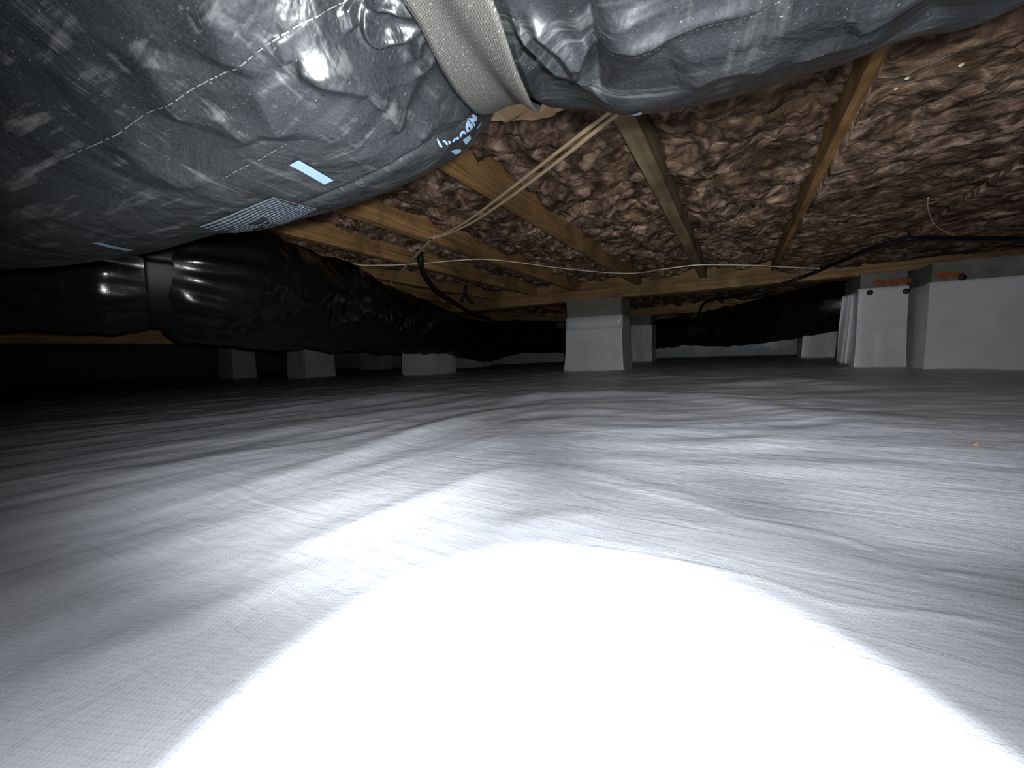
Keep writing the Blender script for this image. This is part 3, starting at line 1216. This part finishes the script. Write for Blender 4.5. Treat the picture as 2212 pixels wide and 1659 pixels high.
seam([(130, 346), (240, 295), (330, 238), (420, 184), (480, 158), (560, 108), (640, 58), (745, 4)], 0.00028, 1.0, 'pale scuffed seam line running along the jacket')
seam([(478, 386), (520, 362), (570, 338), (618, 313)], 0.00035, 1.6, 'short pale scuffed seam line')
seam([(1302, 112), (1400, 90), (1480, 62), (1545, 40), (1620, 30), (1690, 8)], 0.00028, 1.2, 'pale scuffed seam line right of the strap')


# ------------------------------------------------------------------ strap round the near duct
def build_strap():
    root = empty('hanger_strap', duct_pt(S_STRAP, -0.3), 'wide grey woven strap wrapped round the near black duct', 'strap')
    tt = np.radians(np.linspace(-200, 75, 420))
    nv = 16
    V, UV = [], []
    for t in tt:
        a, b = float(strap_left(t)), float(strap_right(t))
        for v in np.linspace(0, 1, nv):
            s = a + (b - a) * v
            e = 0.0040 + 0.0005 * math.sin(v * 9 + t * 5)
            V.append((s, t, e))
            UV.append((t * 0.13, (b - a) * v))
    V = np.array(V)
    P = duct_pt(V[:, 0], V[:, 1], V[:, 2])
    P[:, 2] = np.minimum(P[:, 2], JZ - 0.0435)
    o = mesh_obj('webbing', P, grid_faces(len(tt), nv), MAT['strap'], root, UV)
    sol = o.modifiers.new('thick', 'SOLIDIFY')
    sol.thickness = 0.0012
    return root


build_strap()


# ------------------------------------------------------------------ far ducts
def far_duct(name, path, rad, label, folds, nS=420, nT=120, pinches=(), seed=0):
    """a sagging wrapped duct along 3D points (x, y, z); rad one radius per point; pinches = (fraction, depth, width)"""
    P = smooth_line(np.column_stack([np.array(path, float), rad]), 30)
    L = np.concatenate([[0], np.cumsum(np.linalg.norm(np.diff(P[:, :3], axis=0), axis=1))])
    u = np.linspace(0, L[-1], nS)
    P = np.column_stack([np.interp(u, L, P[:, k]) for k in range(4)])
    T = np.gradient(P[:, :3], axis=0)
    T /= np.linalg.norm(T, axis=1)[:, None]
    Sd = np.cross(T, ZZ)
    Sd /= np.linalg.norm(Sd, axis=1)[:, None]
    U = np.cross(Sd, T)
    R = P[:, 3].copy()
    for f, dep, wid in pinches:
        R -= dep * np.exp(-((u - f * L[-1]) / wid) ** 2)
    th = np.linspace(0, 2 * math.pi, nT, endpoint=False)
    UU, TT = np.meshgrid(u, th, indexing='ij')
    q = np.stack([UU, np.cos(TT) * 0.17, np.sin(TT) * 0.17 + seed], -1)
    E = 0.016 * fbm(q * 5, 3, 91) + 0.009 * (1 - 2 * np.abs(perlin(q * np.array([14, 9, 9]), 95))) + 0.004 * (1 - 2 * np.abs(perlin(q * np.array([9, 26, 26]), 96)))
    for f, dep, wid in pinches:
        d = np.abs(UU - f * L[-1])
        g = perlin(np.stack([np.cos(TT) * 4.2, np.sin(TT) * 4.2, UU * 3], -1), 97)
        E += 0.030 * g * np.exp(-(d / 0.13) ** 2) * np.clip(d / 0.04, 0, 1)
        E *= np.clip(d / 0.03, 0.15, 1)
    for f0, f1, amp in folds:      # slack rings
        E += amp * np.sin((UU / L[-1] - f0) / (f1 - f0) * math.pi * 6 + 1.3 * np.sin(TT * 2) + 2 * perlin(q * 4, 99)) * ((UU / L[-1] > f0) & (UU / L[-1] < f1)) \
            * np.sin(np.clip((UU / L[-1] - f0) / (f1 - f0), 0, 1) * math.pi)
    RR = R[:, None] + E
    V = P[:, None, :3] + RR[..., None] * (np.cos(TT)[..., None] * Sd[:, None] + np.sin(TT)[..., None] * U[:, None])
    V = V.reshape(-1, 3)
    V[:, 2] = np.minimum(V[:, 2], JZ - 0.002)
    uv = np.column_stack([UU.ravel(), (TT * 0.17).ravel()])
    root = empty(name, (P[nS // 2, 0], P[nS // 2, 1], P[nS // 2, 2] - R[nS // 2]), label, 'duct')
    mesh_obj('jacket', V, grid_faces(nS, nT, True)[:, ::-1], MAT['jacket_far'], root, uv)
    return root, P, R, u, T, Sd, U


def frac_at(path, px):
    """fraction of the path's length at which it passes the given pixel column"""
    P = smooth_line(np.array(path, float), 30)
    L = np.concatenate([[0], np.cumsum(np.linalg.norm(np.diff(P, axis=0), axis=1))])
    v = P - CAM
    w = v @ _F
    col = 1106 + FPX * (v @ _R) / np.where(w > 0.05, w, np.nan)
    return float(L[np.nanargmin(np.abs(col - px))] / L[-1])


D2_PATH = [(-2.9, -0.10, 0.39), (-2.1, -0.06, 0.395), (-1.62, 0.10, 0.395), (-1.34, 0.42, 0.39), (-1.42, 0.72, 0.375), (-1.56, 1.10, 0.370),
           (-1.80, 1.75, 0.340), (-2.08, 2.50, 0.318), (-2.17, 2.80, 0.290), (-2.12, 3.15, 0.255), (-1.98, 3.60, 0.30), (-1.9, 4.1, 0.32)]
FR2 = frac_at(D2_PATH, 338)
d2, P2, R2, u2, T2, S2, U2 = far_duct('flexible_duct', D2_PATH, [0.165, 0.165, 0.165, 0.160, 0.185, 0.185, 0.175, 0.165, 0.170, 0.185, 0.165, 0.16],
                                      'long dark black-wrapped duct running away at left below the near duct', [(0.0, FR2 - 0.02, 0.024), (FR2 + 0.03, 0.62, 0.007)],
                                      520, 150, [(FR2, 0.016, 0.05)], 3.0)


def strap_band(P, R, u, S, U, frac, width, label):
    L = u[-1]
    root_i = int(np.argmin(np.abs(u - frac * L)))
    root = empty('hanger_strap', P[root_i, :3], label, 'strap')
    us = np.linspace(frac * L - width / 2, frac * L + width / 2, 8)
    th = np.linspace(0, 2 * math.pi, 90)
    V, UV = [], []
    for t in th:
        for k, uu in enumerate(us):
            c = np.array([np.interp(uu, u, P[:, j]) for j in range(3)])
            s = np.array([np.interp(uu, u, S[:, j]) for j in range(3)])
            up = np.array([np.interp(uu, u, U[:, j]) for j in range(3)])
            r = np.interp(frac * L, u, R) + 0.006
            V.append(c + r * (math.cos(t) * s + math.sin(t) * up))
            UV.append((t * r, uu))
    V = np.array(V)
    V[:, 2] = np.minimum(V[:, 2], JZ - 0.002)
    o = mesh_obj('webbing', V, grid_faces(90, 8), MAT['strap_far'], root, UV)
    sol = o.modifiers.new('thick', 'SOLIDIFY')
    sol.thickness = 0.0012


strap_band(P2, R2, u2, S2, U2, FR2, 0.034, 'dark woven strap pinching the far duct at left')
D3_PATH = [(2.1, 3.30, 0.40), (0.95, 3.20, 0.41), (0.42, 3.36, 0.375), (-0.02, 3.85, 0.325), (-0.50, 4.62, 0.33), (-1.05, 5.05, 0.29), (-2.0, 5.35, 0.28), (-3.6, 5.5, 0.30), (-6, 5.55, 0.28)]
d3 = far_duct('flexible_duct', D3_PATH, [0.14, 0.14, 0.155, 0.165, 0.155, 0.165, 0.17, 0.17, 0.17],
              'black wrapped duct sagging behind the near girder at right of the grey pier', [], 300, 70, [(0.27, 0.02, 0.05)], 8.0)[0]


# ------------------------------------------------------------------ piers
def pier(xa, xb, ya, yb, label, cap_h=0.115, flare=0.012, top=GZ - 0.002, fold_h=0.0, group=None, seed=0, corner=0.0, nz=34):
    cx, cy = (xa + xb) / 2, (ya + yb) / 2
    zb = floor_z(cx, ya) - 0.004
    root = empty('block_pier', (cx, cy, zb), label, 'pier', group)
    box('cap_block', (xa + 0.004, ya + 0.004, top - cap_h - 0.03), (xb - 0.004, yb - 0.004, top), MAT['cap'], root, 0.004)
    # concrete core below the cap, hidden by the sleeve
    box('core_block', (xa + 0.008, ya + 0.008, zb), (xb - 0.008, yb - 0.008, top - cap_h - 0.031), MAT['block'], root, 0.004)
    # liner sleeve: closed loop around the pier, from the floor up to the cap
    per = []
    n = 14
    for (x_a, y_a), (x_b, y_b) in (((xa, ya), (xb, ya)), ((xb, ya), (xb, yb)), ((xb, yb), (xa, yb)), ((xa, yb), (xa, ya))):
        for k in range(n):
            f = k / n
            per.append((x_a + (x_b - x_a) * f, y_a + (y_b - y_a) * f))
    per = np.array(per)
    cen = np.array([cx, cy])
    zs = np.linspace(0, 1, nz)
    ztop = top - cap_h
    V = []
    for i, f in enumerate(zs):
        z = zb + (ztop - zb) * f
        grow = flare * (1 - f) ** 4
        for k, p in enumerate(per):
            d = p - cen
            d = d / np.maximum(np.abs(d) / np.array([(xb - xa) / 2, (yb - ya) / 2]), 1e-6).max() if False else np.sign(d) * (np.abs(np.abs(d) - np.array([(xb - xa) / 2, (yb - ya) / 2])) < 1e-6)
            nrm = np.linalg.norm(d) + 1e-9
            d = d / nrm
            w = 0.004 * float(perlin(np.array([[p[0] * 9, p[1] * 9, z * 4 + seed]]), 6)[0]) + 0.003 * float(perlin(np.array([[p[0] * 22, p[1] * 22, z * 3 + seed]]), 7)[0])
            out = 0.003 + grow + w * (1 - 0.85 * f)
            if corner and k in (n - 1, n, n + 1):
                out += corner * math.exp(-((f - 0.28) / 0.3) ** 2)
            V.append((p[0] + d[0] * out, p[1] + d[1] * out, z))
    m = len(per)
    o = mesh_obj('liner_sleeve', np.array(V), grid_faces(nz, m, True), MAT['liner'], root)
    o.data.set_sharp_from_angle(angle=math.radians(40))
    sol = o.modifiers.new('thick', 'SOLIDIFY')
    sol.thickness = 0.0015
    if fold_h:
        # the doubled band where the liner overlaps at the top
        V = []
        for f in (0, 0.5, 1):
            z = ztop - fold_h * (1 - f)
            for p in per:
                d = p - cen
                d = np.sign(d) * (np.abs(np.abs(d) - np.array([(xb - xa) / 2, (yb - ya) / 2])) < 1e-6)
                d = d / (np.linalg.norm(d) + 1e-9)
                V.append((p[0] + d[0] * 0.0042, p[1] + d[1] * 0.0042, z + 0.002))
        o = mesh_obj('liner_overlap', np.array(V), grid_faces(3, m, True), MAT['liner'], root, smooth=False)
        o['label'] = 'overlapping upper band of the liner'
        sol = o.modifiers.new('thick', 'SOLIDIFY')
        sol.thickness = 0.0015
    return root


PC = at_y([(1343, 720), (1223, 720)], 2.65)
pc = pier(PC[1][0], PC[0][0], 2.65, 2.90, 'tall light grey liner-wrapped block pier under the near girder, at centre', 0.122, 0.018, fold_h=0.09, corner=0.006)
for (xl, xr, ya, yb, lab) in (
        (-2.76, -2.40, 2.66, 3.00, 'draped grey pier whose top is hidden by the far duct, left of the centre pier'),
        (-4.62, -4.26, 2.62, 2.98, 'dim two-sided grey pier below the far duct, left of the draped one'),
        (-6.40, -6.02, 2.66, 2.95, 'faint low pier farthest left along the near girder'),
        (-1.06, -0.80, 4.38, 4.66, 'narrow grey pier with dark cap, just behind the centre pier'),
        (0.52, 0.93, 4.40, 4.70, 'dim grey pier half hidden by the duct, left of the pinned pier'),
        (-3.75, -3.25, 4.70, 4.95, 'dim wide pier behind the sagging end of the far duct'),
        (-6.45, -5.85, 5.10, 5.35, 'faint pier between the two draped piers, far back')):
    pier(xl, xr, ya, yb, lab, 0.10, 0.010, seed=xl)

# right-hand pinned pier and pilaster
P1 = at_y([(1852, 700), (1990, 700)], 2.62)
P2r = at_y([(2004, 700)], 2.47)
pr = pier(P1[0][0], P2r[0][0] - 0.030, 2.62, 2.95, 'light grey liner panel pinned on a pier with two black pins, at right', 0.075, 0.012, seed=4)
P2r = at_y([(2004, 700)], 2.47)
pw = pier(P2r[0][0], P2r[0][0] + 0.62, 2.47, 2.93, 'wide grey liner-wrapped pier at the right edge with one pin', 0.085, 0.008, seed=9)


def pin(px, y, parent, lab=None):
    c = at_y([px], y)[0]
    bm = bmesh.new()
    bmesh.ops.create_uvsphere(bm, u_segments=14, v_segments=8, radius=0.0135)
    for v in bm.verts:
        v.co.y *= 0.45
        v.co += Vector(c)
    me = bpy.data.meshes.new('fastener_pin')
    bm.to_mesh(me)
    bm.free()
    me.materials.append(MAT['pin'])
    for p in me.polygons:
        p.use_smooth = True
    o = bpy.data.objects.new('fastener_pin', me)
    C.objects.link(o)
    o.parent = parent
    o.matrix_parent_inverse = Matrix.Translation(-Vector(parent.location))
    o['label'] = 'round black fastener pin'


pin((1879, 632), 2.612, pr)
pin((1958, 629), 2.612, pr)
pin((2079, 599), 2.460, pw)


def foam(pa, pb, y, parent, n=26):
    a, b = at_y([pa, pb], y)
    bm = bmesh.new()
    rr = random.Random(int(pa[0]))
    for k in range(n):
        f = (k + rr.random()) / n
        c = a + (b - a) * f
        g = bmesh.ops.create_icosphere(bm, subdivisions=1, radius=rr.uniform(0.004, 0.011))
        for v in g['verts']:
            v.co = Vector((v.co.x * 1.3, v.co.y * 0.6, v.co.z)) * rr.uniform(0.85, 1.15) + Vector((c[0], c[1], c[2] + rr.uniform(-0.012, 0.012)))
    me = bpy.data.meshes.new('foam_bead')
    bm.to_mesh(me)
    bm.free()
    me.materials.append(MAT['foam'])
    o = bpy.data.objects.new('foam_bead', me)
    C.objects.link(o)
    o.parent = parent
    o.matrix_parent_inverse = Matrix.Translation(-Vector(parent.location))
    o['label'] = 'rough bead of orange spray foam'


foam((1893, 612), (1965, 606), 2.622, pr)
foam((2022, 595), (2078, 592), 2.470, pw, 20)


# loose flap of liner hanging off the left side of the pinned pier
def flap():
    top_px, bot_px = [(1822, 640), (1852, 632)], [(1808, 782), (1852, 792)]
    a = at_y([top_px[0], top_px[1]], 2.70)
    b = at_y([bot_px[0], bot_px[1]], 2.66)
    V = []
    nu, nv = 26, 20
    for i in range(nu):
        for j in range(nv):
            f, g = i / (nu - 1), j / (nv - 1)
            p = (1 - g) * ((1 - f) * a[0] + f * a[1]) + g * ((1 - f) * b[0] + f * b[1])
            p = p.copy()
            p[1] += 0.022 * math.sin(f * 11 + g * 2.5) * (0.3 + g) + 0.02 * (1 - f)
            p[2] = max(p[2], floor_z(p[0], p[1]) + 0.001)
            V.append(p)
    o = mesh_obj('liner_flap', np.array(V), grid_faces(nu, nv), MAT['liner'], pr)
    o['label'] = 'loose creased flap of liner at the side'
    sol = o.modifiers.new('thick', 'SOLIDIFY')
    sol.thickness = 0.0015


flap()


# ------------------------------------------------------------------ cables and small things
def on_joists(px, drop=0.0):
    return at_z(px, JZ - drop)


cable = empty('flat_cable', at_z([(933, 515)], JZ - 0.004)[0], 'pair of beige cables running from the near duct down to a staple on a joist', 'cable')
A = np.vstack([at_z([(1420, 170)], JZ - 0.012), at_z([(1302, 254)], JZ - 0.055), at_z([(1200, 332)], JZ - 0.05), at_z([(1100, 410)], JZ - 0.040),
               at_z([(1020, 470)], JZ - 0.022), at_z([(970, 500)], JZ - 0.010), at_z([(932, 514)], JZ - 0.005)])
B = np.vstack([at_z([(1430, 178)], JZ - 0.012), at_z([(1316, 260)], JZ - 0.060), at_z([(1216, 340)], JZ - 0.055), at_z([(1110, 420)], JZ - 0.046),
               at_z([(1028, 476)], JZ - 0.026), at_z([(974, 503)], JZ - 0.013), at_z([(936, 515)], JZ - 0.009)])
tube('strand', A, 0.0036, MAT['straw'], cable, flat=(1.25, 0.85))
tube('strand', B, 0.0036, MAT['straw'], cable, flat=(1.25, 0.85))
tail = np.vstack([at_z([(934, 515)], JZ - 0.006), at_z([(905, 545)], JZ - 0.012), at_z([(880, 572)], JZ - 0.016), at_z([(862, 592)], JZ - 0.020), at_z([(845, 610)], JZ - 0.02)])
tl = tube('cable_tail', tail, 0.0042, MAT['straw'], cable, flat=(1.7, 0.5))
stp = at_z([(933, 513)], JZ - 0.010)[0]
tube('staple', [stp + (-0.012, 0, 0.008), stp + (-0.010, 0, -0.001), stp + (0.010, 0, -0.001), stp + (0.012, 0, 0.008)], 0.0012, MAT['staple'], cable, sides=6)

px = [(742, 560), (775, 572), (830, 573), (900, 570), (980, 563), (1045, 560), (1120, 567), (1200, 578), (1300, 588), (1370, 590), (1430, 582), (1500, 573),
      (1560, 572), (1640, 574), (1700, 577), (1770, 580)]
tube('thin_string', at_z(px[:10], JZ - 0.006).tolist() + at_z(px[10:], JZ - 0.04).tolist(), 0.0028, MAT['cord'])
tag(bpy.data.objects['thin_string'], 'thin pale string strung across under the joists in front of the near girder', 'string')

px = [(2330, 520), (2212, 517), (2090, 516), (1985, 515), (1940, 522), (1880, 538)]
pts = np.vstack([at_z(px, JZ - 0.055), at_y([(1810, 567)], 2.45), at_y([(1740, 596), (1680, 616), (1630, 629)], 2.675), at_y([(1580, 640)], 2.98), at_y([(1535, 648)], 3.25), at_y([(1516, 662)], 3.45), at_y([(1508, 690)], 3.6)])
tube('black_cable', pts, 0.0095, MAT['black'])
tag(bpy.data.objects['black_cable'], 'thick black cable crossing under the joists at right, then under the girder', 'cable')

px = [(906, 540), (908, 560), (912, 580), (925, 605), (948, 632), (985, 655), (1020, 676), (1060, 690)]
ds = [1.75, 1.75, 1.78, 1.85, 2.0, 2.3, 2.7, 3.1]
o = tube('black_hose', at_d(px, ds), [0.012, 0.016, 0.011, 0.011, 0.011, 0.011, 0.011, 0.011], MAT['black'])
tag(o, 'short black hose curving down beside the stapled cable tail', 'hose')
px = [(1006, 616), (1005, 628), (1001, 640), (997, 652)]
o = tube('black_hook', at_d(px, [2.55, 2.55, 2.55, 2.55]), 0.011, MAT['black'])
o2 = tube('hook_leg', at_d([(1005, 634), (1012, 644), (1022, 656)], [2.55, 2.55, 2.55]), 0.009, MAT['black'], o)
tag(o, 'small black hook hanging above the far duct, left of the centre pier', 'hook')
px = [(2005, 428), (2004, 445), (2010, 468), (2022, 488), (2045, 502), (2070, 512)]
o = tube('loose_wire', at_z(px, JZ - 0.036), 0.0016, MAT['cord'])
tag(o, 'thin loose wire curling down from the insulation at upper right', 'wire')

# debris on the liner and stuck to the insulation
def crumb(p, r, label, name='crumb'):
    bm = bmesh.new()
    bmesh.ops.create_icosphere(bm, subdivisions=2, radius=r)
    for v in bm.verts:
        v.co = v.co * (1 + random.uniform(-0.2, 0.2))
        v.co.z *= 0.6
    me = bpy.data.meshes.new(name)
    bm.to_mesh(me)
    bm.free()
    me.materials.append(MAT['crumb'])
    o = bpy.data.objects.new(name, me)
    C.objects.link(o)
    o.location = p
    return tag(o, label, 'debris')


p = at_z([(2107, 948)], 0.03)[0]
crumb((p[0], p[1], floor_z(p[0], p[1]) + 0.0015), 0.0042, 'small tan crumb lying on the liner at right')
for px, r, lab in (((2076, 141), 0.0030, 'pale fleck stuck to the insulation at upper right, the farthest right of three'),
                   ((1959, 170), 0.0028, 'pale fleck on the insulation at upper right, the middle one of three'),
                   ((1935, 192), 0.0026, 'pale fleck on the insulation just right of the right-hand joist')):
    f = crumb(tuple(at_z([px], JZ - 0.026)[0]), r, lab, 'pale_fleck')
    f.data.materials[0] = MAT['cord']
